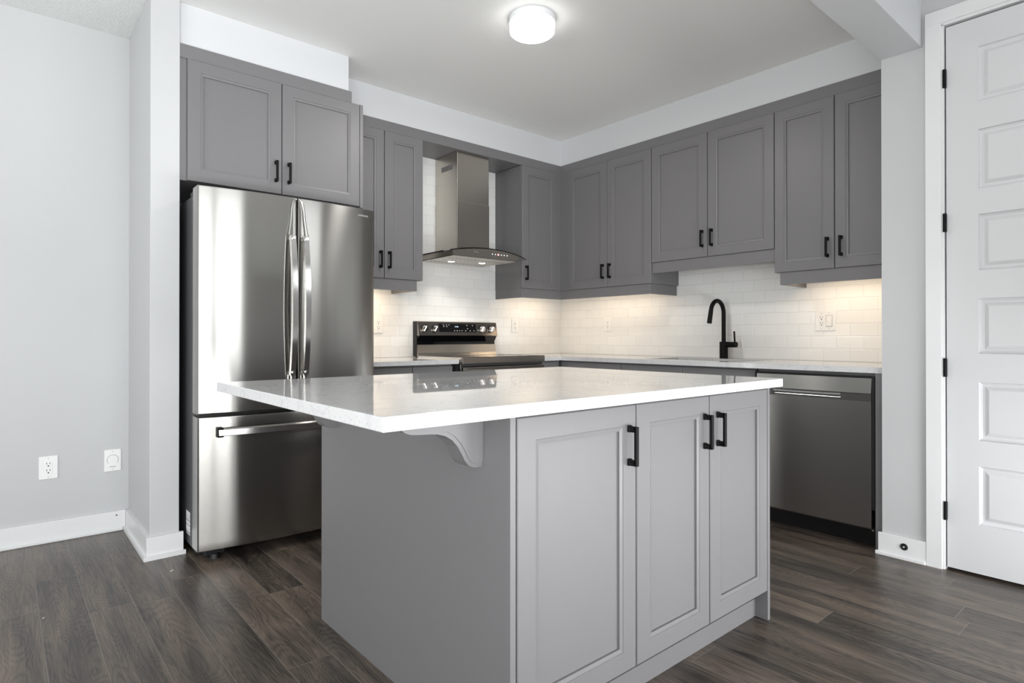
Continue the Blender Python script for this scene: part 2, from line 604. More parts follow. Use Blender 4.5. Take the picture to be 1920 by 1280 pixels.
def text_mesh(name, txt, size, m, parent, mat4, depth=0.0004):
    cu = bpy.data.curves.new(name, 'FONT')
    cu.body = txt
    cu.size = size
    cu.extrude = depth
    cu.align_x = 'CENTER'
    cu.align_y = 'CENTER'
    t = bpy.data.objects.new(name, cu)
    C.objects.link(t)
    dg = bpy.context.evaluated_depsgraph_get()
    me = bpy.data.meshes.new_from_object(t.evaluated_get(dg))
    bpy.data.objects.remove(t)
    me.transform(mat4)
    me.materials.clear()
    me.materials.append(M[m])
    o = bpy.data.objects.new(name, me)
    C.objects.link(o)
    o.parent = parent
    return o


FACE_Y = Matrix.Rotation(PI / 2, 4, 'X')          # text that reads on a -y facing face

# ------------------------------------------------------------------ room shell
H = 2.732
XL, YB = -7.6, -4.4
struct('floor', B(((XL - 0.2, YB - 0.2, -0.06), (0.2, 0.2, 0.0))), 'floor')
struct('ceiling', B(((-3.413, YB - 0.2, H), (0.2, 0.2, H + 0.08))), 'ceil')
struct('ceiling_stippled', B(((XL - 0.2, YB - 0.2, H), (-3.413, 0.2, H + 0.08))), 'stipple')
struct('wall_back', B(((XL - 0.2, 0, 0), (0.2, 0.2, H))), 'wall')
struct('wall_sink', B(((0, -2.878, 0), (0.2, 0, H))), 'wall')
struct('wall_wing', B(((-3.413, -0.622, 0), (-3.287, 0, H)), bev=0.002), 'wall')
DY0, DY1, DZ = -3.138, -3.906, 2.502
struct('wall_right', B(((-0.659, DY0, 0), (0.2, -2.878, H)), ((-0.659, DY1, DZ), (-0.52, DY0, H)),
                       ((-0.659, YB - 0.2, 0), (0.2, DY1, H)), ((-0.52, DY1, 0), (0.2, DY0, H))), 'wall')
# wall behind the camera with a wide patio window
PX0, PX1, PZ0, PZ1 = -6.2, -2.69, 0.08, 2.5
QX0, QX1, QZ0, QZ1 = -1.48, -0.74, 1.9, 2.5
RX0, RX1, RZ0, RZ1 = -2.56, -0.74, 0.08, 0.64
struct('wall_front', B(((XL - 0.2, YB - 0.15, 0), (PX0, YB, H)), ((PX1, YB - 0.15, RZ1), (QX0, YB, H)), ((QX1, YB - 0.15, RZ1), (-0.659, YB, H)), ((QX0, YB - 0.15, QZ1), (QX1, YB, H)), ((QX0, YB - 0.15, RZ1), (QX1, YB, QZ0)),
                       ((PX1, YB - 0.15, 0), (RX0, YB, RZ1)), ((RX1, YB - 0.15, 0), (-0.659, YB, RZ1)), ((RX0, YB - 0.15, 0), (RX1, YB, RZ0)),
                       ((PX0, YB - 0.15, PZ1), (PX1, YB, H)), ((PX0, YB - 0.15, 0), (PX1, YB, PZ0))), 'wall')
wf = struct('added_low_window', B(((RX0, YB - 0.1, RZ0), (RX0 + 0.05, YB - 0.04, RZ1)), ((RX1 - 0.05, YB - 0.1, RZ0), (RX1, YB - 0.04, RZ1)), ((RX0, YB - 0.1, RZ0), (RX1, YB - 0.04, RZ0 + 0.05)), ((RX0, YB - 0.1, RZ1 - 0.05), (RX1, YB - 0.04, RZ1))), 'trim')  # unseen low window, added to let light onto the island front
obj('pane', B(((RX0 + 0.04, YB - 0.075, RZ0 + 0.04), (RX1 - 0.04, YB - 0.07, RZ1 - 0.04))), 'pane', wf)
wf = struct('window_3', B(((QX0, YB - 0.1, QZ0), (QX0 + 0.05, YB - 0.04, QZ1)), ((QX1 - 0.05, YB - 0.1, QZ0), (QX1, YB - 0.04, QZ1)), ((QX0, YB - 0.1, QZ0), (QX1, YB - 0.04, QZ0 + 0.05)), ((QX0, YB - 0.1, QZ1 - 0.05), (QX1, YB - 0.04, QZ1))), 'trim')
obj('pane', B(((QX0 + 0.04, YB - 0.075, QZ0 + 0.04), (QX1 - 0.04, YB - 0.07, QZ1 - 0.04))), 'pane', wf)
SY0, SY1, SZ0, SZ1 = -4.2, -1.6, 0.45, 2.25
struct('wall_left', B(((XL - 0.15, YB, 0), (XL, SY0, H)), ((XL - 0.15, SY1, 0), (XL, 0, H)),
                      ((XL - 0.15, SY0, SZ1), (XL, SY1, H)), ((XL - 0.15, SY0, 0), (XL, SY1, SZ0))), 'wall')
wf = struct('window_1', B(((PX0, YB - 0.1, PZ0), (PX0 + 0.06, YB - 0.04, PZ1)), ((PX1 - 0.06, YB - 0.1, PZ0), (PX1, YB - 0.04, PZ1)),
                          ((PX0, YB - 0.1, PZ0), (PX1, YB - 0.04, PZ0 + 0.06)), ((PX0, YB - 0.1, PZ1 - 0.06), (PX1, YB - 0.04, PZ1)),
                          *[((x - 0.03, YB - 0.1, PZ0), (x + 0.03, YB - 0.04, PZ1)) for x in (-4.45,)],
                          ((-3.35, YB - 0.1, PZ0), (-3.28, YB - 0.04, PZ1))), 'trim')
obj('pane', B(((PX0 + 0.05, YB - 0.075, PZ0 + 0.05), (PX1 - 0.05, YB - 0.07, PZ1 - 0.05))), 'pane', wf)
wf = struct('window_2', B(((XL - 0.1, SY0, SZ0), (XL - 0.04, SY0 + 0.06, SZ1)), ((XL - 0.1, SY1 - 0.06, SZ0), (XL - 0.04, SY1, SZ1)),
                          ((XL - 0.1, SY0, SZ0), (XL - 0.04, SY1, SZ0 + 0.06)), ((XL - 0.1, SY0, SZ1 - 0.06), (XL - 0.04, SY1, SZ1)),
                          ((XL - 0.1, -2.93, SZ0), (XL - 0.04, -2.87, SZ1))), 'trim')
obj('pane', B(((XL - 0.075, SY0 + 0.05, SZ0 + 0.05), (XL - 0.07, SY1 - 0.05, SZ1 - 0.05))), 'pane', wf)
struct('ceiling_beam', B(((-1.9, -3.05, 2.43), (-0.659, -2.878, H))), 'soffit')
struct('wall_soffit', B(((-3.287, -0.6, 2.522), (-2.388, 0, H)), ((-2.388, -0.328, 2.517), (0, 0, H)),
                        ((-0.328, -2.878, 2.517), (0, -0.328, H))), 'soffit')


def baseboard(name, segs, segs_shoe):
    o = struct(name, B(*segs, bev=0.0015), 'trim')
    obj('shoe_moulding', B(*segs_shoe, bev=0.004), 'trim', o)
    return o


bh = 0.108
baseboard('baseboard_back', [((XL, -0.016, 0), (-3.429, 0, bh))], [((XL, -0.028, 0), (-3.441, -0.016, 0.02))])
bm = bmesh.new()
prism(bm, [(-3.429, -0.638), (-3.271, -0.638), (-3.271, -0.622), (-3.413, -0.622), (-3.413, -0.0165), (-3.429, -0.0165)], 'z', 0, bh)
o = struct('baseboard_wing', bm, 'trim')
bm = bmesh.new()
prism(bm, [(-3.441, -0.650), (-3.262, -0.650), (-3.262, -0.638), (-3.429, -0.638), (-3.429, -0.0285), (-3.441, -0.0285)], 'z', 0, 0.02)
obj('shoe_moulding', bm, 'trim', o)
baseboard('baseboard_right', [((-0.675, -3.066, 0), (-0.659, -2.864, bh))], [((-0.687, -3.066, 0), (-0.675, -2.853, 0.02))])
baseboard('baseboard_left', [((XL, YB, 0), (XL + 0.016, -0.016, bh))], [((XL + 0.016, YB, 0), (XL + 0.028, -0.028, 0.02))])
tag_hole = obj('baseboard_nail_hole', B(((-3.475, -0.0172, 0.083), (-3.467, -0.0158, 0.089))), 'slot')
tag(tag_hole, 'small dark nail mark near the corner end of the back baseboard', 'nail mark')

# door casing (trim) and the tall white panel door
struct('trim_1', B(((-0.677, -3.128, 0), (-0.659, -3.066, 2.509)), ((-0.677, -3.975, 2.509), (-0.659, -3.066, 2.571)),
                   ((-0.677, -3.975, 0), (-0.659, -3.913, 2.509)),
                   ((-0.668, -3.1375, 0), (-0.56, -3.126, 2.502)), ((-0.668, -3.915, 0), (-0.56, -3.9065, 2.502)),
                   ((-0.668, -3.915, 2.4965), (-0.56, -3.126, 2.511)), bev=0.0012), 'trim')
root = bpy.data.objects.new('door_1', None)
C.objects.link(root)
root['kind'] = 'structure'
root.location = (-0.659, -3.143, 0)
root.rotation_euler = (0, 0, -PI / 2)     # local +x runs towards -y, local -y faces the room


def panelled_slab():
    bm = bmesh.new()
    W0, W1 = 0.0, 0.76
    zs = [(0.232, 0.491), (0.605, 0.865), (0.991, 1.237), (1.362, 1.612), (1.725, 1.990), (2.114, 2.358)]
    a, b = 0.118, 0.642
    yf, yb = 0.003, 0.038
    # stiles, rails as one front skin with pits
    edges = [0.014] + [z for p in zs for z in p] + [2.487]

    def quad(x0, x1, z0, z1, y=yf):
        vs = [bm.verts.new(p) for p in ((x0, y, z0), (x1, y, z0), (x1, y, z1), (x0, y, z1))]
        bm.faces.new(vs)
    quad(W0, a, edges[0], edges[-1])
    quad(b, W1, edges[0], edges[-1])
    for i in range(0, len(edges), 2):
        quad(a, b, edges[i], edges[i + 1])
    for z0, z1 in zs:
        rings = [(0.0, 0.0), (0.004, 0.009), (0.012, 0.013), (0.020, 0.013), (0.033, 0.005), (0.036, 0.004)]
        L = []
        for ins, dep in rings:
            L.append([bm.verts.new(p) for p in ((a + ins, yf + dep, z0 + ins), (b - ins, yf + dep, z0 + ins), (b - ins, yf + dep, z1 - ins), (a + ins, yf + dep, z1 - ins))])
        for P, Q in zip(L, L[1:]):
            for i in range(4):
                bm.faces.new((P[i], P[(i + 1) % 4], Q[(i + 1) % 4], Q[i]))
        bm.faces.new(L[-1])
    z0, z1 = edges[0], edges[-1]
    for q in (((W0, yf, z0), (W0, yb, z0), (W0, yb, z1), (W0, yf, z1)), ((W1, yf, z0), (W1, yf, z1), (W1, yb, z1), (W1, yb, z0)),
              ((W0, yf, z1), (W0, yb, z1), (W1, yb, z1), (W1, yf, z1)), ((W0, yf, z0), (W1, yf, z0), (W1, yb, z0), (W0, yb, z0)),
              ((W0, yb, z0), (W1, yb, z0), (W1, yb, z1), (W0, yb, z1))):
        bm.faces.new([bm.verts.new(p) for p in q])
    bmesh.ops.remove_doubles(bm, verts=bm.verts, dist=0.00005)
    return bm


obj('door_slab', panelled_slab(), 'doorw', root)
for zc in (2.250, 1.589, 0.925, 0.271):
    bm = bmesh.new()
    cyl(bm, (-0.004, -0.008, zc - 0.042), (-0.004, -0.008, zc + 0.042), 0.0075, n=16)
    box(bm, (-0.012, -0.006, zc - 0.04), (0.003, -0.0005, zc + 0.04))
    obj('hinge', bm, 'black', root)
bm = bmesh.new()
cyl(bm, (0.70, 0.003, 0.96), (0.70, -0.045, 0.96), 0.012)
cyl(bm, (0.70, -0.045, 0.96), (0.70, -0.06, 0.96), 0.026)
obj('knob', bm, 'black', root)

bm = bmesh.new()
tube(bm, [(-0.676, -2.976 + 0.012 * math.cos(t), 0.063 + 0.012 * math.sin(t)) for t in [2 * PI * i / 24 for i in range(25)]], 0.0045, 8)
cyl(bm, (-0.6748, -2.976, 0.063), (-0.678, -2.976, 0.063), 0.009, n=20)
g = obj('cable_grommet', bm, 'blackp')
tag(g, 'small black ring grommet set in the white baseboard beside the tall door', 'grommet')
bm = bmesh.new()
cyl(bm, (-0.678, -2.976, 0.063), (-0.6795, -2.976, 0.063), 0.0035, n=12)
obj('wire_end', bm, 'plate', g)

for i, (x, y, lx, ly, rz, lab) in enumerate(((-3.363, -0.851, 0.024, 0.006, 0.6, 'tiny white scrap lying on the floor in front of the wing wall corner'),
                                     (-3.832, -1.054, 0.006, 0.005, 0.2, 'tiny white crumb on the dark floor left of the white scrap'),)):
    bm = bmesh.new()
    prism(bm, [(-lx / 2, -ly / 2), (lx * 0.3, -ly * 0.4), (lx / 2, ly * 0.3), (-lx * 0.2, ly / 2)], 'z', 0.0, 0.0018)
    o = obj('floor_scrap', bm, 'scrap')
    o.location = (x, y, 0.0004)
    o.rotation_euler = (0, 0, rz)
    tag(o, lab, 'scrap')

# ------------------------------------------------------------------ backsplash tiles
M['tilex'] = tiles('x', -1.705)
M['tiley'] = tiles('y', -2.342)
o = obj('tile_backsplash', B(((-2.33, -0.008, 0.9145), (-0.0085, -0.0004, 1.457)), ((-1.710, -0.008, 1.457), (-0.787, -0.0004, 2.446))), 'tilex')
tag(o, 'white subway tile backsplash behind the range and hood', 'backsplash')
o = obj('tile_backsplash', B(((-0.008, -2.8775, 0.9145), (-0.0004, -0.0004, 1.457)), ((-0.008, -2.19, 1.457), (-0.0004, -1.279, 1.606))), 'tiley')
tag(o, 'white subway tile backsplash behind the sink and faucet', 'backsplash')

# ------------------------------------------------------------------ fascia boards
FZ0, FZ1 = 2.4475, 2.517
o = obj('fascia_board', B(((-3.287, -0.619, 2.4535), (-2.377, -0.601, 2.5215))), 'cab')
tag(o, 'grey fascia board on top of the cabinet over the refrigerator', 'fascia')
bm = bmesh.new()
box(bm, (-2.3075, -0.337, FZ0), (-0.337, -0.3285, FZ1))
box(bm, (-1.709, -0.3285, FZ0), (-0.788, -0.0005, 2.466))
o = obj('fascia_board', bm, 'cab')
tag(o, 'grey fascia board along the top of the range wall cabinets and over the hood', 'fascia')
o = obj('fascia_board', B(((-0.337, -2.8775, FZ0), (-0.3285, -0.337, FZ1))), 'cab')
tag(o, 'grey fascia board along the top of the sink wall cabinets', 'fascia')

# ------------------------------------------------------------------ wall cabinets
ZB, ZT = 1.458, 2.4455


def wall_cabinet(label, loc, rotz, x0, x1, z0, doors, depth=0.33, gap=0.0, filler=None, valance=None, ztop=ZT, extra=None):
    r = thing('wall_cabinet', label, 'cabinet', loc, rotz, 'grey wall cabinets')
    obj('carcass', B(((x0, -depth + 0.0002, z0), (x1, -0.0005 - gap, ztop))), 'cab', r)
    for (a, b, hx) in doors:
        cab_door(r, a, b, z0 + 0.0005, ztop - 0.0005, -depth - 0.0195, hx, (z0 + 0.066, z0 + 0.179))
    if filler:
        obj('filler_strip', B(((filler[0], -depth - 0.012, z0), (filler[1], -depth, ztop))), 'cab', r)
    if valance:
        obj('light_valance', B(*valance), 'cab', r)
    if extra:
        obj('end_panel', B(extra), 'cab', r)
    return r


VT = 0.016
wall_cabinet('grey wall cabinet between refrigerator and range hood', (0, 0, 0), 0, -2.316, -1.713, ZB,
             [(-2.316, -2.0155, -2.046), (-2.0115, -1.714, -1.981)],
             valance=[((-2.316, -0.338, 1.383), (-1.757, -0.338 + VT, ZB - 0.0005)), ((-1.757 - VT, -0.338 + VT, 1.383), (-1.757, -0.0085, ZB - 0.0005))])
wall_cabinet('narrow grey single-door wall cabinet in the corner right of the hood', (0, 0, 0), 0, -0.785, -0.352, ZB,
             [(-0.783, -0.399, -0.748)], filler=(-0.397, -0.3425),
             valance=[((-0.785, -0.338, 1.383), (-0.338, -0.338 + VT, ZB - 0.0005)), ((-0.785, -0.338 + VT, 1.383), (-0.785 + VT, -0.0085, ZB - 0.0005))])
RS = -PI / 2       # sink wall: local x = -world y
wall_cabinet('tall grey two-door wall cabinet on the sink wall next to the corner', (0, 0, 0), RS, 0.0005, 1.277, ZB,
             [(0.433, 0.8535, 0.820), (0.8575, 1.275, 0.891)], filler=(0.3425, 0.431),
             valance=[((0.338, -0.338, 1.383), (1.264, -0.338 + VT, ZB - 0.0005)), ((1.264 - VT, -0.338 + VT, 1.383), (1.264, -0.0085, ZB - 0.0005))])
wall_cabinet('shorter grey two-door wall cabinet hung above the sink and faucet', (0, 0, 0), RS, 1.2785, 2.190, 1.607,
             [(1.2805, 1.7315, 1.698), (1.7355, 2.1885, 1.769)],
             valance=[((1.2785, -0.338, 1.530), (2.190, -0.338 + VT, 1.6065))])
wall_cabinet('grey two-door wall cabinet above the dishwasher at the right end', (0, 0, 0), RS, 2.1915, 2.8765, ZB,
             [(2.1925, 2.5375, 2.503), (2.5415, 2.8755, 2.577)],
             valance=[((2.222, -0.338, 1.383), (2.8765, -0.338 + VT, ZB - 0.0005)), ((2.222, -0.338 + VT, 1.383), (2.222 + VT, -0.0085, ZB - 0.0005))])
r = thing('wall_cabinet', 'deep grey two-door cabinet hung above the refrigerator', 'cabinet', (0, 0, 0), 0, 'grey wall cabinets')
obj('carcass', B(((-3.2865, -0.610, 1.847), (-2.329, -0.0005, 2.453))), 'cab', r)
cab_door(r, -3.254, -2.7915, 1.845, 2.4515, -0.630, -2.824, (1.907, 2.020))
cab_door(r, -2.7875, -2.331, 1.845, 2.4515, -0.630, -2.754, (1.907, 2.020))
obj('filler_strip', B(((-3.2865, -0.613, 1.845), (-3.257, -0.6101, 2.453))), 'cab', r)
obj('end_panel', B(((-2.3285, -0.629, 1.838), (-2.309, -0.0005, 2.4535))), 'cab', r)

# under-cabinet puck lights (warm) with their own light
warm = (1.0, 0.78, 0.54)


def light_bar(label, x, y, length, rotz, power):
    r = thing('under_cabinet_light', label, 'light', (x, y, ZB), rotz, 'under-cabinet light bars')
    obj('housing', B(((-length / 2, -0.016, -0.014), (length / 2, 0.016, -0.0005)), bev=0.002), 'plate', r)
    obj('lens', B(((-length / 2 + 0.012, -0.010, -0.0165), (length / 2 - 0.012, 0.010, -0.0142))), 'puck', r)
    d = bpy.data.lights.new('bar_glow', 'AREA')
    d.shape = 'RECTANGLE'
    d.size = length - 0.03
    d.size_y = 0.02
    d.energy = power
    d.color = warm
    lo = bpy.data.objects.new('bar_glow', d)
    C.objects.link(lo)
    lo.parent = r
    lo.location = (0, 0, -0.018)


light_bar('white light bar under the cabinet beside the refrigerator', -2.06, -0.20, 0.36, 0, 2.4)
light_bar('lit light bar under the corner cabinet right of the hood', -0.45, -0.20, 0.50, 0, 1.0)
light_bar('lit light bar under the sink wall cabinet next to the corner', -0.20, -0.80, 0.70, PI / 2, 1.25)
light_bar('lit light bar under the cabinet above the dishwasher', -0.20, -2.56, 0.52, PI / 2, 1.45)

# ------------------------------------------------------------------ range hood
r = thing('range_hood', 'stainless steel chimney range hood with curved glass canopy', 'range hood', (-1.2400, 0, 1.64))
HC = 0.0
bm = bmesh.new()
box(bm, (-0.147, -0.300, 0.43), (0.153, -0.0085, 0.8065), 0.003, 2)
ch = obj('chimney_upper', bm, 'steelw', r)
bm = bmesh.new()
box(bm, (-0.1485, -0.244, 0.684), (-0.1468, -0.094, 0.722))
obj('vent_slot', bm, 'gslot', ch)
bm = bmesh.new()
box(bm, (-0.1495, -0.3025, 0.062), (0.1555, -0.0085, 0.44), 0.003, 2)
obj('chimney_lower', bm, 'steelw', r)


def gz(x):
    return 0.0735 - 0.045 * (x / 0.385) ** 2


nx = 32
gx = [-0.385 + 0.77 * i / nx for i in range(nx + 1)]
bm = bmesh.new()


def plan_front(x):
    return -0.500 + 0.028 * (x / 0.385) ** 4


T, Bt = [], []
for x in gx:
    T.append((bm.verts.new((x, plan_front(x), gz(x))), bm.verts.new((x, -0.0085, gz(x)))))
    Bt.append((bm.verts.new((x, plan_front(x), gz(x) - 0.006)), bm.verts.new((x, -0.0085, gz(x) - 0.006))))
for i in range(nx):
    bm.faces.new((T[i][0], T[i + 1][0], T[i + 1][1], T[i][1]))
    bm.faces.new((Bt[i][0], Bt[i][1], Bt[i + 1][1], Bt[i + 1][0]))
gl = obj('glass_canopy', bm, 'hoodglass', r, True)
bm = bmesh.new()
E1 = [(x, plan_front(x) - 0.0006) for x in gx]
for (xa, ya), (xb, yb) in zip(E1, E1[1:]):
    q = [(xa, ya, gz(xa) + 0.0004), (xb, yb, gz(xb) + 0.0004), (xb, yb, gz(xb) - 0.0066), (xa, ya, gz(xa) - 0.0066)]
    bm.faces.new([bm.verts.new(p) for p in q])
for x in (-0.3853, 0.3853):
    bm.faces.new([bm.verts.new(p) for p in ((x, plan_front(x), gz(x)), (x, -0.0085, gz(x)), (x, -0.0085, gz(x) - 0.006), (x, plan_front(x), gz(x) - 0.006))])
bmesh.ops.remove_doubles(bm, verts=bm.verts, dist=0.0001)
bmesh.ops.solidify(bm, geom=bm.faces[:], thickness=0.0012)
obj('glass_edge', bm, 'blackglass', gl)
# body under the glass: lens-shaped front
bm = bmesh.new()
hx0, hx1 = -0.31, 0.294
xs = [hx0 + (hx1 - hx0) * i / 20 for i in range(21)]
poly = [(hx0, 0.002), (hx1, 0.002)] + [(x, gz(x) - 0.0072) for x in reversed(xs)]
prism(bm, poly, 'y', -0.478, -0.0085)
hb = obj('hood_body', bm, 'steelw', r)
obj('filter_panel', B(((hx0 + 0.012, -0.468, -0.0015), (hx1 - 0.012, -0.03, 0.0019)), bev=0.001), 'filter', r)
for k in range(16):
    x = hx0 + 0.05 + k * 0.033
    for y in (-0.36, -0.12):
        obj('filter_slot', B(((x, y, -0.0021), (x + 0.016, y + 0.012, -0.0012))), 'slot', r)
for x, y in ((-0.13, -0.20), (0.11, -0.27)):
    bm = bmesh.new()
    cyl(bm, (x, y, -0.0017), (x, y, -0.006), 0.033, 0.030, 28)
    lp = obj('spot_lamp', bm, 'chrome', r, True)
    bm = bmesh.new()
    cyl(bm, (x, y, -0.0062), (x, y, -0.0075), 0.024, n=24)
    obj('lens', bm, 'bulb', lp)
    d = bpy.data.lights.new('hood_spot', 'SPOT')
    d.energy = 8.0
    d.spot_size = 1.9
    d.spot_blend = 0.8
    d.shadow_soft_size = 0.03
    d.color = (1.0, 0.93, 0.84)
    lo = bpy.data.objects.new('hood_spot', d)
    C.objects.link(lo)
    lo.parent = r
    lo.location = (x, y, -0.012)
for k in range(6):
    bm = bmesh.new()
    x = 0.045 + k * 0.0285
    cyl(bm, (x, -0.4781, 0.038), (x, -0.4800, 0.038), 0.0065 if k == 2 else 0.0035, n=14)
    obj('button', bm, 'red' if k == 2 else 'white_led', r)
bm = bmesh.new()
tube(bm, [(-0.125 + 0.042 * t, -0.4784, 0.041 + 0.006 * math.sin(t * 4 * PI)) for t in [i / 20 for i in range(21)]], 0.0009, 6)
obj('wave_emblem', bm, 'letter', r)

# ------------------------------------------------------------------ range (stove)
r = thing('range_stove', 'stainless steel electric range with knobs on the backguard', 'stove', (-1.22, 0, 0))
W2 = 0.381
obj('body', B(((-W2, -0.615, 0.05), (W2, -0.0095, 0.904))), 'fside', r)
for x in (-W2 - 0.0005, W2 - 0.004):
    obj('side_trim', B(((x, -0.640, 0.05), (x + 0.0045, -0.6155, 0.904))), 'chrome', r)
obj('kick_plate', B(((-W2 + 0.02, -0.60, 0.0), (W2 - 0.02, -0.05, 0.0495))), 'blackp', r)
bm = bmesh.new()
box(bm, (-W2, -0.662, 0.9045), (W2, -0.0955, 0.9235), 0.002)
ck = obj('cooktop', bm, 'blackglass', r)
obj('front_rail', B(((-W2, -0.668, 0.882), (W2, -0.640, 0.927)), bev=0.003), 'steelr', ck)
for x in (-W2 - 0.002, W2):
    obj('cooktop_rim', B(((x, -0.655, 0.9), (x + 0.002, -0.10, 0.926))), 'chrome', ck)
for k, (x, y, rr) in enumerate(((-0.19, -0.48, 0.115), (0.19, -0.48, 0.09), (-0.19, -0.24, 0.085), (0.19, -0.24, 0.115))):
    bm = bmesh.new()
    tube(bm, [(x + rr * math.cos(t), y + rr * math.sin(t), 0.9236) for t in [2 * PI * i / 48 for i in range(49)]], 0.0008, 4)
    obj('burner_ring', bm, 'gslot', ck)
bm = bmesh.new()
box(bm, (-W2 + 0.006, -0.668, 0.225), (W2 - 0.006, -0.620, 0.862), 0.004, 2)
od = obj('oven_door', bm, 'steelr', r)
obj('door_groove', B(((-W2 + 0.045, -0.6686, 0.846), (W2 - 0.045, -0.6675, 0.852))), 'slot', od)
obj('oven_window', B(((-0.26, -0.6695, 0.36), (0.26, -0.6682, 0.66)), bev=0.0004), 'blackglass', od)
bm = bmesh.new()
tube(bm, [(-0.33, -0.715, 0.775), (0.33, -0.715, 0.775)], 0.012)
cyl(bm, (-0.30, -0.668, 0.775), (-0.30, -0.715, 0.775), 0.009)
cyl(bm, (0.30, -0.668, 0.775), (0.30, -0.715, 0.775), 0.009)
obj('handle', bm, 'chrome', od, True)
obj('storage_drawer', B(((-W2 + 0.006, -0.664, 0.055), (W2 - 0.006, -0.620, 0.215)), bev=0.003), 'steelw', r)
# backguard: profile in (y, z)
bx0, bx1 = -0.366, 0.388
bm = bmesh.new()
prism(bm, [(-0.0095, 0.9236), (-0.078, 0.9236), (-0.072, 0.945), (-0.064, 1.007), (-0.0095, 1.007)], 'x', bx0, bx1)
bg = obj('backguard', bm, 'steelw', r)
bm = bmesh.new()
prism(bm, [(-0.0095, 1.0075), (-0.058, 1.0075), (-0.055, 1.030), (-0.086, 1.0745), (-0.0095, 1.0745)], 'x', bx0 + 0.003, bx1 - 0.003)
obj('vent_recess', bm, 'blackglass', bg)
bm = bmesh.new()
prism(bm, [(-0.0095, 1.075), (-0.090, 1.075), (-0.094, 1.077), (-0.093, 1.081), (-0.072, 1.180), (-0.066, 1.184), (-0.0095, 1.184)], 'x', bx0, bx1)
cp = obj('control_panel', bm, 'steelr', bg)
obj('end_cap', B(((bx0 - 0.0025, -0.062, 0.924), (bx0 - 0.0005, -0.0095, 1.183))), 'blackp', bg)
nrm = Vector((0, -0.101, -0.021)).normalized()     # control face normal, leaning slightly down
rotm = Vector((0, -1, 0)).rotation_difference(nrm).to_matrix().to_4x4()


def on_panel(x, z):
    t = (z - 1.079) / (1.180 - 1.079)
    return Vector((x, -0.093 + t * 0.021, z))


def panel_box(x0, x1, z0, z1, t, lift=0.0002):
    bm = bmesh.new()
    vs = []
    for x, z in ((x0, z0), (x1, z0), (x1, z1), (x0, z1)):
        vs.append(on_panel(x, z) + nrm * lift)
    A = [bm.verts.new(v) for v in vs]
    Z = [bm.verts.new(v + nrm * t) for v in vs]
    bm.faces.new(Z)
    bm.faces.new(A[::-1])
    for i in range(4):
        bm.faces.new((A[i], A[(i + 1) % 4], Z[(i + 1) % 4], Z[i]))
    return bm


dp = obj('display_panel', panel_box(-0.182, 0.172, 1.104, 1.168, 0.0012), 'blackglass', cp)
p = on_panel(-0.018, 1.144) + nrm * 0.0018
text_mesh('clock_digits', '1:16', 0.020, 'blue_led', dp, Matrix.Translation(p) @ rotm @ FACE_Y)
for x, z in ([(-0.14, 1.159), (-0.112, 1.159), (-0.088, 1.159), (-0.136, 1.147), (-0.108, 1.147)] +
             [(-0.04, 1.115), (-0.015, 1.115), (0.008, 1.115), (0.032, 1.115), (0.066, 1.115), (0.112, 1.115), (0.15, 1.115), (0.14, 1.157), (0.085, 1.156), (0.088, 1.132)]):
    c = on_panel(x, z) + nrm * 0.0018
    bm2 = [c + Vector((sx * 0.0055, 0, 0)) + Vector((0, 0.2 * sz * 0.0025, sz * 0.0025)) for sx, sz in ((-1, -1), (1, -1), (1, 1), (-1, 1))]
    bm = bmesh.new()
    bm.faces.new([bm.verts.new(v) for v in bm2])
    obj('panel_mark', bm, 'marks', dp)
for x in (-0.315, -0.219, 0.228, 0.327):
    c = on_panel(x, 1.132)
    bm = bmesh.new()
    cyl(bm, c, c + nrm * 0.006, 0.029, n=32)
    kb = obj('knob', bm, 'blackp', cp, True)
    bm = bmesh.new()
    cyl(bm, c + nrm * 0.006, c + nrm * 0.026, 0.0245, 0.022, 32)
    up2 = Vector((0, 0, 1)) - nrm * nrm.z
    up2.normalize()
    side = up2.cross(nrm)
    dirv = (up2 * 0.92 + side * 0.38).normalized()
    oth = dirv.cross(nrm)
    q = [c + nrm * 0.0262 + dirv * a * 0.0215 + oth * b_ * 0.0055 for a, b_ in ((-1, -1), (1, -1), (1, 1), (-1, 1))]
    A = [bm.verts.new(v) for v in q]
    Z = [bm.verts.new(v + nrm * 0.007) for v in q]
    bm.faces.new(Z)
    for i in range(4):
        bm.faces.new((A[i], A[(i + 1) % 4], Z[(i + 1) % 4], Z[i]))
    obj('knob_cap', bm, 'chrome', kb, True)

# ------------------------------------------------------------------ base cabinets


def base_cabinet(label, loc, rotz, x0, x1, doors, depth=0.60, filler=None):
    r = thing('base_cabinet', label, 'cabinet', loc, rotz, 'grey base cabinets under the worktops')
    obj('carcass', B(((x0, -depth, 0.10), (x1, -0.0005, 0.8835))), 'cab', r)
    obj('toe_kick', B(((x0, -depth + 0.055, 0.0), (x1, -depth + 0.075, 0.0995))), 'cab', r)
    for a, b in doors:
        cab_door(r, a, b, 0.105, 0.872, -depth - 0.0195)
    if filler:
        obj('filler_strip', B(((filler[0], -depth - 0.012, 0.105), (filler[1], -depth, 0.872))), 'cab', r)
    return r


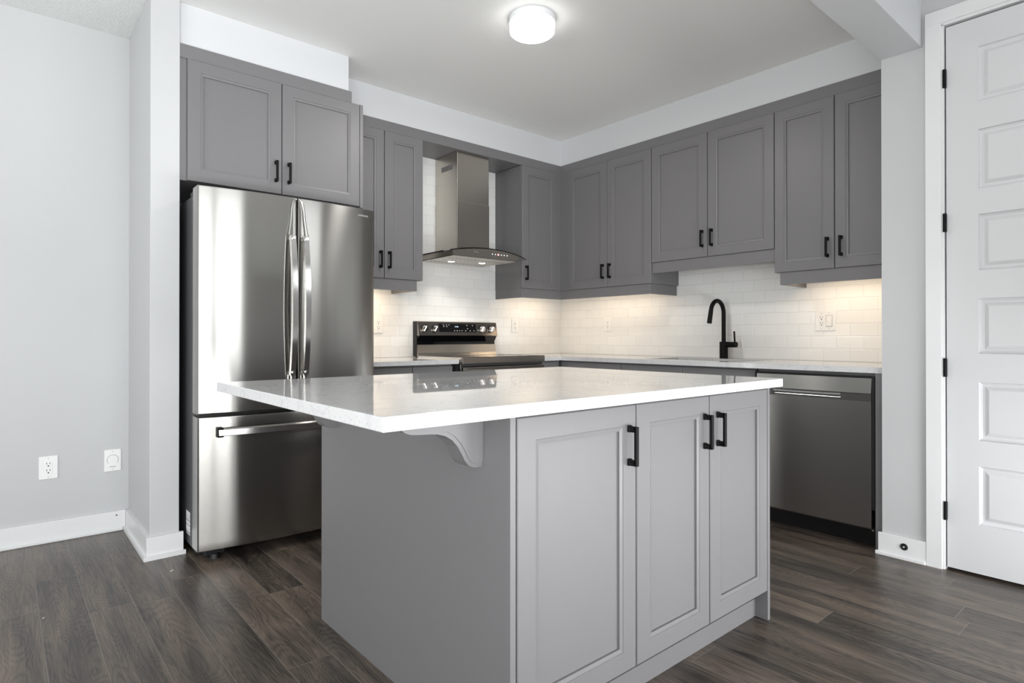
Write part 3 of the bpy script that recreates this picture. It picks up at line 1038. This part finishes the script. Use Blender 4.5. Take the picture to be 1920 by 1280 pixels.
base_cabinet('grey base cabinet between refrigerator and range', (0, 0, 0), 0, -2.325, -1.648, [(-2.323, -1.960), (-1.956, -1.650)])
base_cabinet('narrow grey base cabinet in the corner right of the range', (0, 0, 0), 0, -0.826, -0.6225, [(-0.824, -0.668)])
base_cabinet('grey base cabinet on the sink wall next to the corner', (0, 0, 0), RS, 0.0005, 1.215, [(0.694, 1.213)], filler=(0.6225, 0.690))
r = thing('base_cabinet', 'grey two-door base cabinet under the sink', 'cabinet', (0, 0, 0), RS, 'grey base cabinets under the worktops')
obj('carcass', B(((1.2165, -0.60, 0.10), (1.234, -0.0005, 0.8835)), ((2.188, -0.60, 0.10), (2.207, -0.0005, 0.8835)), ((1.234, -0.60, 0.10), (2.188, -0.0005, 0.118)),
                 ((1.234, -0.60, 0.80), (2.188, -0.582, 0.8835)), ((1.234, -0.012, 0.118), (2.188, -0.0005, 0.66))), 'cab', r)
obj('toe_kick', B(((1.2165, -0.545, 0.0), (2.207, -0.525, 0.0995))), 'cab', r)
cab_door(r, 1.2185, 1.714, 0.105, 0.872, -0.6195)
cab_door(r, 1.718, 2.206, 0.105, 0.872, -0.6195)
o = obj('end_panel', B(((-0.640, -2.8765, 0.0), (-0.0005, -2.842, 0.8835)), bev=0.001), 'cab')
tag(o, 'tall narrow grey end panel between the dishwasher and the wall', 'panel')

# ------------------------------------------------------------------ worktops
o = obj('countertop', B(((-2.328, -0.642, 0.884), (-1.612, -0.0005, 0.914)), bev=0.002), 'quartz')
tag(o, 'short white quartz countertop between refrigerator and range', 'countertop')
bm = bmesh.new()
xs = [-0.827, -0.642, -0.53, -0.13, -0.0005]
ys = [-2.8775, -2.07, -1.36, -0.642, -0.0005]
fill = {(i, j) for i in range(1, 4) for j in range(4)} | {(0, 3)}
fill -= {(2, 1)}
slab_cells(bm, xs, ys, fill, 0.884, 0.914)
eb = [e for e in bm.edges if len(e.link_faces) == 2 and e.calc_face_angle(0) > 1.0]
bmesh.ops.bevel(bm, geom=eb, offset=0.002, segments=1, affect='EDGES')
o = obj('countertop', bm, 'quartz')
tag(o, 'long white quartz corner countertop with the sink cut-out and faucet', 'countertop')

# sink bowl
r = thing('sink', 'undermount stainless steel sink set in the corner countertop', 'sink', (-0.33, -1.715, 0.884))
bm = bmesh.new()
hx, hy, dp_ = 0.203, 0.358, -0.205
ring = [(hx + 0.02, hy + 0.02, -0.0005), (hx, hy, -0.0005), (hx - 0.004, hy - 0.004, -0.02), (hx - 0.01, hy - 0.01, dp_ + 0.02), (hx - 0.03, hy - 0.03, dp_)]
L = []
for a, b_, z in ring:
    L.append([bm.verts.new(p) for p in ((-a, -b_, z), (a, -b_, z), (a, b_, z), (-a, b_, z))])
for P, Q in zip(L, L[1:]):
    for i in range(4):
        bm.faces.new((P[i], P[(i + 1) % 4], Q[(i + 1) % 4], Q[i]))
bm.faces.new(L[-1])
obj('bowl', bm, 'sink', r)
bm = bmesh.new()
cyl(bm, (0.05, 0, dp_ + 0.0005), (0.05, 0, dp_ + 0.004), 0.045)
obj('drain', bm, 'chrome', r)

# faucet
r = thing('faucet', 'matte black gooseneck faucet standing behind the sink', 'faucet', (-0.085, -1.700, 0.914))
bm = bmesh.new()
cyl(bm, (0, 0, 0.0003), (0, 0, 0.118), 0.0285, n=36)
obj('base', bm, 'black', r, True)
bm = bmesh.new()
az = math.radians(176)
dv = Vector((math.cos(az), math.sin(az), 0))
pts = [Vector((0, 0, z)) for z in (0.11, 0.18, 0.25, 0.315)]
R1 = 0.075
for i in range(1, 17):
    t = PI * i / 16 * 0.95
    pts.append(Vector((0, 0, 0.315)) + dv * (R1 - R1 * math.cos(t)) + Vector((0, 0, R1 * 1.18 * math.sin(t))))
tube(bm, pts, 0.0145, 20)
end = pts[-1]
d2 = (pts[-1] - pts[-2]).normalized()
obj('neck', bm, 'black', r, True)
bm = bmesh.new()
cyl(bm, end - d2 * 0.005, end + d2 * 0.085, 0.0152, 0.0165, 28)
box(bm, end + d2 * 0.05 + dv * 0.014 - Vector((0.004, 0.004, 0.012)), end + d2 * 0.05 + dv * 0.019 + Vector((0.004, 0.004, 0.012)))
obj('spray_head', bm, 'black', r, True)
bm = bmesh.new()
cyl(bm, (0, -0.02, 0.098), (-0.004, -0.098, 0.098), 0.0195, n=28)
lv = obj('lever_barrel', bm, 'black', r, True)
bm = bmesh.new()
cyl(bm, (-0.004, -0.086, 0.112), (0.004, -0.077, 0.190), 0.0062, n=16)
obj('lever', bm, 'black', lv, True)

# ------------------------------------------------------------------ dishwasher
r = thing('dishwasher', 'stainless steel dishwasher under the countertop right of the sink', 'dishwasher', (0, 0, 0), RS)
y0, y1 = 2.2265, 2.8325
obj('tub', B(((y0, -0.585, 0.10), (2.8405, -0.03, 0.861))), 'blackp', r)
obj('top_rail', B(((y0 - 0.008, -0.600, 0.8665), (2.8405, -0.545, 0.8795))), 'cab', r)
# curved front panel
bm = bmesh.new()


def dwy(u):
    return -0.655 - 0.004 * (1 - (2 * u - 1) ** 2)


nseg = 16
prev = None
zrows = [0.105, 0.112, 0.742]
grid = []
for i in range(nseg + 1):
    u = i / nseg
    x = y0 + 0.006 + (y1 - 0.004 - y0 - 0.006) * u
    grid.append([bm.verts.new((x, dwy(u) + (0.006 if k == 0 else 0), z)) for k, z in enumerate(zrows)])
for i in range(nseg):
    for k in range(len(zrows) - 1):
        bm.faces.new((grid[i][k], grid[i + 1][k], grid[i + 1][k + 1], grid[i][k + 1]))
bk = [[bm.verts.new((gcol[0].co.x, -0.60, z)) for z in (zrows[0], zrows[-1])] for gcol in grid]
for i in range(nseg):
    bm.faces.new((bk[i][0], bk[i][1], bk[i + 1][1], bk[i + 1][0]))
    bm.faces.new((grid[i][0], bk[i][0], bk[i + 1][0], grid[i + 1][0]))
    bm.faces.new((grid[i][-1], grid[i + 1][-1], bk[i + 1][1], bk[i][1]))
for i in (0, nseg):
    bm.faces.new((grid[i][0], grid[i][1], grid[i][2], bk[i][1], bk[i][0]))
obj('door_panel', bm, 'steeld', r, True)
X0, X1 = y0 + 0.006, y1 - 0.004
bm = bmesh.new()
prism(bm, [(-0.600, 0.7795), (-0.6575, 0.7795), (-0.6585, 0.782), (-0.6465, 0.8575), (-0.644, 0.8585), (-0.600, 0.8585)], 'x', X0, X1)
box(bm, (X0, -0.655, 0.7425), (2.33, -0.600, 0.779))
box(bm, (2.685, -0.655, 0.7425), (X1, -0.600, 0.779))
ct = obj('control_strip', bm, 'steel', r)
bm = bmesh.new()
prism(bm, [(-0.602, 0.779), (-0.602, 0.7425), (-0.655, 0.7425), (-0.655, 0.7455), (-0.644, 0.752), (-0.636, 0.764), (-0.633, 0.779)], 'x', 2.33, 2.685)
obj('pocket_handle', bm, 'sink', ct)
obj('side_gasket', B(((y1 - 0.003, -0.645, 0.20), (2.8405, -0.60, 0.8655)), ((y0, -0.640, 0.8595), (2.8405, -0.60, 0.866))), 'blackp', r)
obj('toe_kick', B(((y0, -0.56, 0.0), (2.8405, -0.54, 0.0995))), 'blackp', r)
bm = bmesh.new()
cyl(bm, (2.805, -0.56, 0.075), (2.805, -0.564, 0.075), 0.006, n=12)
obj('screw', bm, 'chrome', r)

# ------------------------------------------------------------------ island
r = thing('kitchen_island', 'grey kitchen island base with three panel doors and corbels', 'island', (0, 0, 0))
IX0, IX1, IY0, IY1, IZ = -3.034, -1.746, -2.847, -1.744, 0.8835
pl = obj('side_panel', B(((IX0, IY0 + 0.001, 0), (IX0 + 0.0175, IY1, IZ)), bev=0.0008), 'cab', r)
bm = bmesh.new()
prism(bm, [(IY0 + 0.001, 0), (IY1, 0), (IY1, IZ), (IY0 + 0.001, IZ)], 'x', IX1 - 0.0175, IX1)
obj('side_panel', bm, 'cab', r)
obj('carcass', B(((IX0 + 0.018, IY0 + 0.0205, 0.10), (IX1 - 0.018, IY1 + 0.019, 0.8825)), ((IX0 + 0.018, IY0 + 0.08, 0.0), (IX1 - 0.018, IY1 + 0.019, 0.0995))), 'cab', r)
obj('back_panel', B(((IX0 + 0.018, IY1, 0), (IX1 - 0.018, IY1 + 0.018, IZ))), 'cab', r)
tk = obj('toe_kick', B(((IX0 + 0.018, IY0 + 0.066, 0.0), (IX1 - 0.018, IY0 + 0.0795, 0.0995))), 'cab', r)
obj('base_moulding', B(((IX0 + 0.018, IY0 + 0.050, 0.0), (IX1 - 0.018, IY0 + 0.0655, 0.066)), bev=0.001), 'cab', tk)
for a, b_, hx_ in ((-3.0120, -2.5560, -2.590), (-2.5510, -2.1660, -2.197), (-2.1600, -1.7670, -2.117)):
    cab_door(r, a, b_, 0.112, 0.870, IY0, hx_, (0.699, 0.811))
# corbels under the overhang
curve = [(-3.275, 0.8825), (-3.273, 0.866), (-3.266, 0.853), (-3.255, 0.845), (-3.241, 0.8405), (-3.215, 0.838), (-3.190, 0.8365), (-3.168, 0.834), (-3.147, 0.828), (-3.127, 0.816),
         (-3.110, 0.798), (-3.098, 0.778), (-3.088, 0.760), (-3.078, 0.748), (-3.065, 0.7415), (-3.050, 0.739), (-3.0345, 0.7395)]
for yn in (-2.741, -1.885):
    bm = bmesh.new()
    prism(bm, curve + [(-3.0345, 0.8825)], 'y', yn + 0.003, yn + 0.062)
    cb = obj('corbel', bm, 'cab', r)
    bm = bmesh.new()
    ins = [(x + 0.012, z + 0.004) for x, z in curve[:2]]
    inner = []
    for i, (x, z) in enumerate(curve):
        a, c_ = curve[max(0, i - 1)], curve[min(len(curve) - 1, i + 1)]
        t = Vector((c_[0] - a[0], c_[1] - a[1])).normalized()
        n_ = Vector((-t.y, t.x))
        if n_.y < 0 and n_.x < 0:
            n_ = -n_
        n_ = Vector((abs(n_.x), abs(n_.y)))
        inner.append((min(x + n_.x * 0.011, -3.0345), min(z + n_.y * 0.011, 0.8825)))
    prism(bm, inner + [(-3.0345, 0.8825)], 'y', yn, yn + 0.0029)
    obj('face_relief', bm, 'cab', cb)

o = obj('island_countertop', B(((-3.409, -2.915, 0.884), (-1.784, -1.775, 0.914)), bev=0.0022, seg=2), 'quartz')
tag(o, 'large white quartz countertop with wide overhang on the island', 'countertop')

# ------------------------------------------------------------------ refrigerator
r = thing('refrigerator', 'stainless steel french-door refrigerator with bottom freezer drawer', 'refrigerator', (-2.8065, 0, 0))
FW = 0.4515
obj('body', B(((-FW + 0.006, -0.752, 0.045), (FW - 0.006, -0.05, 1.752)), bev=0.004), 'fside', r)
obj('hinge_cover', B(((-FW + 0.01, -0.80, 1.7525), (-FW + 0.07, -0.66, 1.776)), bev=0.004), 'fside', r)
obj('hinge_cover', B(((FW - 0.07, -0.80, 1.7525), (FW - 0.01, -0.66, 1.776)), bev=0.004), 'fside', r)


def bulged_panel(x0, x1, z0, z1, yf, yb, bul, edge=0.006, nx=40, nz=20):
    """door skin with a gentle crown, rolled over at its edges"""
    bm = bmesh.new()
    us = [0, 0.006, 0.018] + [0.018 + (1 - 0.036) * (i + 1) / nx for i in range(nx - 1)] + [0.982, 0.994, 1.0]
    zs_ = [0, 0.004, 0.012] + [0.012 + (1 - 0.024) * (i + 1) / nz for i in range(nz - 1)] + [0.988, 0.996, 1.0]

    def roll(s, L):
        d = min(s, 1 - s) * L
        if d >= edge:
            return 0.0
        q = 1 - d / edge
        return edge * (1 - math.sqrt(max(0.0, 1 - q * q)))
    G = []
    for s in us:
        col = []
        for t in zs_:
            y = yf - bul * (1 - ((x0 + (x1 - x0) * s) / FW) ** 2) + max(roll(s, x1 - x0), roll(t, z1 - z0))
            col.append(bm.verts.new((x0 + (x1 - x0) * s, y, z0 + (z1 - z0) * t)))
        G.append(col)
    for i in range(len(us) - 1):
        for j in range(len(zs_) - 1):
            bm.faces.new((G[i][j], G[i + 1][j], G[i + 1][j + 1], G[i][j + 1]))
    rim = [G[i][0] for i in range(len(us))] + [G[-1][j] for j in range(1, len(zs_))] + [G[i][-1] for i in range(len(us) - 2, -1, -1)] + [G[0][j] for j in range(len(zs_) - 2, 0, -1)]
    bk_ = [bm.verts.new((v.co.x, yb, v.co.z)) for v in rim]
    n = len(rim)
    for i in range(n):
        bm.faces.new((rim[i], rim[(i + 1) % n], bk_[(i + 1) % n], bk_[i]))
    bm.faces.new(bk_)
    return bm


def fridge_handle(bm, xc, side):
    """bowed flat bar with a slim rod curving up to the top of the door"""
    z0, z1 = 0.872, 1.578
    n = 20
    Lp = []
    for i in range(n + 1):
        t = i / n
        z = z0 + (z1 - z0) * t
        bow = 0.032 * (1 - (2 * t - 1) ** 2)
        yo = -0.934 - bow
        xa = xc
        Lp.append([bm.verts.new(p) for p in ((xa - 0.0155, yo + 0.017, z), (xa - 0.013, yo, z), (xa + 0.013, yo, z), (xa + 0.0155, yo + 0.017, z))])
    for P, Q in zip(Lp, Lp[1:]):
        for k in range(4):
            bm.faces.new((P[k], P[(k + 1) % 4], Q[(k + 1) % 4], Q[k]))
    bm.faces.new(Lp[0][::-1])
    bm.faces.new(Lp[-1])


FY = -0.859
BUL = 0.037
FC = FY - BUL            # front of the crowned doors on the centre line
for s in (-1, 1):
    xa, xb = (-FW, -0.003) if s < 0 else (0.003, FW)
    d = obj('door', bulged_panel(xa, xb, 0.702, 1.7785, FY, -0.757, BUL), 'steel', r, True)
    bm = bmesh.new()
    xc = s * 0.033
    fridge_handle(bm, xc, s)
    hd = obj('handle', bm, 'chrome', d, True)
    bm = bmesh.new()
    tube(bm, [(s * 0.006, FC - 0.002, 1.768), (s * 0.013, FC - 0.005, 1.766), (s * 0.024, FC - 0.008, 1.748), (s * 0.031, FC - 0.010, 1.715),
              (s * 0.035, FC - 0.012, 1.66), (s * 0.043, FC - 0.016, 1.605), (s * 0.048, FC - 0.022, 1.578)], 0.0050, 10)
    cyl(bm, (xc, FC + 0.002, 0.884), (xc, FC - 0.05, 0.884), 0.008)
    cyl(bm, (xc, FC + 0.002, 1.565), (xc, FC - 0.05, 1.565), 0.008)
    box(bm, (xc - 0.006, FC - 0.03, 0.845), (xc + 0.006, FC - 0.012, 0.874), 0.001)
    obj('handle_mount', bm, 'chrome', hd, True)
    if s > 0:
        text_mesh('brand_lettering', 'SAMSUNG', 0.0145, 'letter', d, Matrix.Translation((0.378, FY - BUL * (1 - (0.378 / FW) ** 2), 1.738)) @ Matrix.Rotation(2 * BUL * 0.378 / FW ** 2, 4, 'Z') @ FACE_Y, 0.0015)
obj('seal', B(((-FW + 0.008, -0.846, 0.688), (FW - 0.008, -0.757, 0.7015)), ((-0.0028, -0.872, 0.702), (0.0028, -0.757, 1.776))), 'blackp', r)
dr = obj('freezer_drawer', bulged_panel(-FW, FW, 0.058, 0.6875, FY, -0.757, BUL), 'steel', r, True)
bm = bmesh.new()
n = 24
Lp = []
for i in range(n + 1):
    t = i / n
    x = -0.372 + 0.744 * t
    yo = FY - BUL * (1 - (x / FW) ** 2) - 0.036 - 0.012 * (1 - (2 * t - 1) ** 2)
    Lp.append([bm.verts.new(p) for p in ((x, yo + 0.016, 0.596), (x, yo, 0.601), (x, yo, 0.628), (x, yo + 0.016, 0.634))])
for P, Q in zip(Lp, Lp[1:]):
    for k in range(4):
        bm.faces.new((P[k], P[(k + 1) % 4], Q[(k + 1) % 4], Q[k]))
bm.faces.new(Lp[0][::-1])
bm.faces.new(Lp[-1])
hd = obj('handle', bm, 'chrome', dr, True)
for x in (-0.377, 0.350):
    obj('handle_mount', B(((x, FY - 0.046, 0.592), (x + 0.027, FY - 0.006, 0.638)), bev=0.002), 'black', hd)
obj('rating_label', B(((-FW + 0.0045, -0.685, 0.095), (-FW + 0.0058, -0.612, 0.212))), 'sticker', r)
for x in (-FW + 0.09, FW - 0.09):
    bm = bmesh.new()
    box(bm, (x - 0.045, -0.80, 0.012), (x + 0.045, -0.70, 0.0445), 0.004)
    cyl(bm, (x, -0.795, 0.0), (x, -0.795, 0.022), 0.026, 0.022, 20)
    obj('foot', bm, 'blackp', r)
obj('grille', B(((-FW + 0.02, -0.72, 0.006), (FW - 0.02, -0.70, 0.0445))), 'blackp', r)

# ------------------------------------------------------------------ ceiling lamp
r = thing('ceiling_lamp', 'round white drum ceiling lamp, lit, above the island', 'lamp', (-1.850, -1.630, H))
bm = bmesh.new()
cyl(bm, (0, 0, -0.0003), (0, 0, -0.032), 0.1205, n=64)
obj('base_ring', bm, 'lampbase', r, True)
bm = bmesh.new()
cyl(bm, (0, 0, -0.0322), (0, 0, -0.075), 0.1165, n=64)
cyl(bm, (0, 0, -0.075), (0, 0, -0.082), 0.1165, 0.108, n=64)
obj('glass_shade', bm, 'shade', r, True)

d = bpy.data.lights.new('lamp_glow', 'AREA')
d.shape = 'DISK'
d.size = 0.2
d.energy = 12
d.color = (1.0, 0.97, 0.93)
lo = bpy.data.objects.new('lamp_glow', d)
C.objects.link(lo)
lo.parent = r
lo.location = (0, 0, -0.085)

# ------------------------------------------------------------------ outlets


def slots(rc, x, z, y):
    obj('slot', B(((x - 0.0082, y - 0.0004, z + 0.001), (x - 0.0055, y + 0.0006, z + 0.0095))), 'slot', rc)
    obj('slot', B(((x + 0.0050, y - 0.0004, z + 0.002), (x + 0.0077, y + 0.0006, z + 0.0095))), 'slot', rc)
    bm = bmesh.new()
    cyl(bm, (x, y - 0.0004, z - 0.0075), (x, y + 0.0006, z - 0.0075), 0.0034, n=12)
    obj('slot', bm, 'slot', rc)


def screws(r, x, dz):
    for z in (-dz, dz):
        bm = bmesh.new()
        cyl(bm, (x, -0.0062, z), (x, -0.0071, z), 0.003, n=12)
        obj('screw', bm, 'screwm', r)


def outlet(label, loc, rotz, w=0.072, h=0.117, name='wall_outlet', group='white duplex outlets'):
    r = thing(name, label, 'outlet', loc, rotz, group)
    obj('cover_plate', B(((-w / 2, -0.0065, -h / 2), (w / 2, -0.0002, h / 2)), bev=0.0025, seg=2), 'plate', r)
    rc = obj('receptacle', B(((-0.0165, -0.0082, -0.0335), (0.0165, -0.0066, 0.0335)), bev=0.0007), 'plate', r)
    slots(rc, 0, 0.0165, -0.0083)
    slots(rc, 0, -0.0185, -0.0083)
    screws(r, 0, 0.048)
    return r


outlet('white duplex outlet on the tiles between refrigerator and range', (-1.880, -0.008, 1.152), 0)
outlet('white duplex outlet on the tiles right of the range', (-0.572, -0.008, 1.163), 0)
outlet('white duplex outlet on the sink wall tiles near the corner', (-0.008, -0.580, 1.172), RS)
outlet('white duplex outlet low on the left living wall', (-3.768, 0, 0.387), 0, 0.079, 0.119)
r = thing('outlet_and_switch', 'white double plate with outlet and rocker switch right of the faucet', 'outlet', (-0.008, -2.355, 1.167), RS)
obj('cover_plate', B(((-0.0615, -0.0065, -0.0615), (0.0615, -0.0002, 0.0615)), bev=0.0025, seg=2), 'plate', r)
rc = obj('receptacle', B(((-0.0395, -0.0082, -0.0335), (-0.0065, -0.0066, 0.0335)), bev=0.0007), 'plate', r)
slots(rc, -0.023, 0.0165, -0.0083)
slots(rc, -0.023, -0.0185, -0.0083)
screws(r, -0.023, 0.048)
screws(r, 0.023, 0.048)
bm = bmesh.new()
prism(bm, [(-0.0066, -0.0335), (-0.0115, -0.0325), (-0.0075, 0.0325), (-0.0066, 0.0335)], 'x', 0.0065, 0.0395)
rk = obj('rocker_switch', bm, 'plate', r)
obj('switch_surround', B(((0.0045, -0.0069, -0.0358), (0.0415, -0.0064, 0.0350))), 'gslot', rk)
r = thing('vacuum_inlet', 'white central vacuum inlet plate with round flap low on the left wall', 'vacuum inlet', (-3.488, 0, 0.388), 0)
obj('cover_plate', B(((-0.039, -0.0065, -0.0595), (0.039, -0.0002, 0.0595)), bev=0.0025, seg=2), 'plate', r)
bm = bmesh.new()
cyl(bm, (0, -0.0066, 0.003), (0, -0.0080, 0.003), 0.0235, n=36)
fl = obj('round_flap', bm, 'plate', r, True)
bm = bmesh.new()
for a0, a1 in ((0.35 * PI, 1.22 * PI), (-0.22 * PI, 0.65 * PI)):
    tube(bm, [(0.0265 * math.cos(a), -0.0067, 0.003 + 0.0265 * math.sin(a)) for a in [a0 + (a1 - a0) * i / 20 for i in range(21)]] if a0 > 0.3 else
         [(0.0265 * math.cos(a), -0.0067, 0.003 + 0.0265 * math.sin(a)) for a in [a0 + (0.35 * PI - a0) * i / 20 for i in range(21)]], 0.0009, 6)
box(bm, (-0.014, -0.0080, -0.036), (0.014, -0.0064, -0.0335))
obj('flap_groove', bm, 'gslot', r)
screws(r, 0, 0.049)
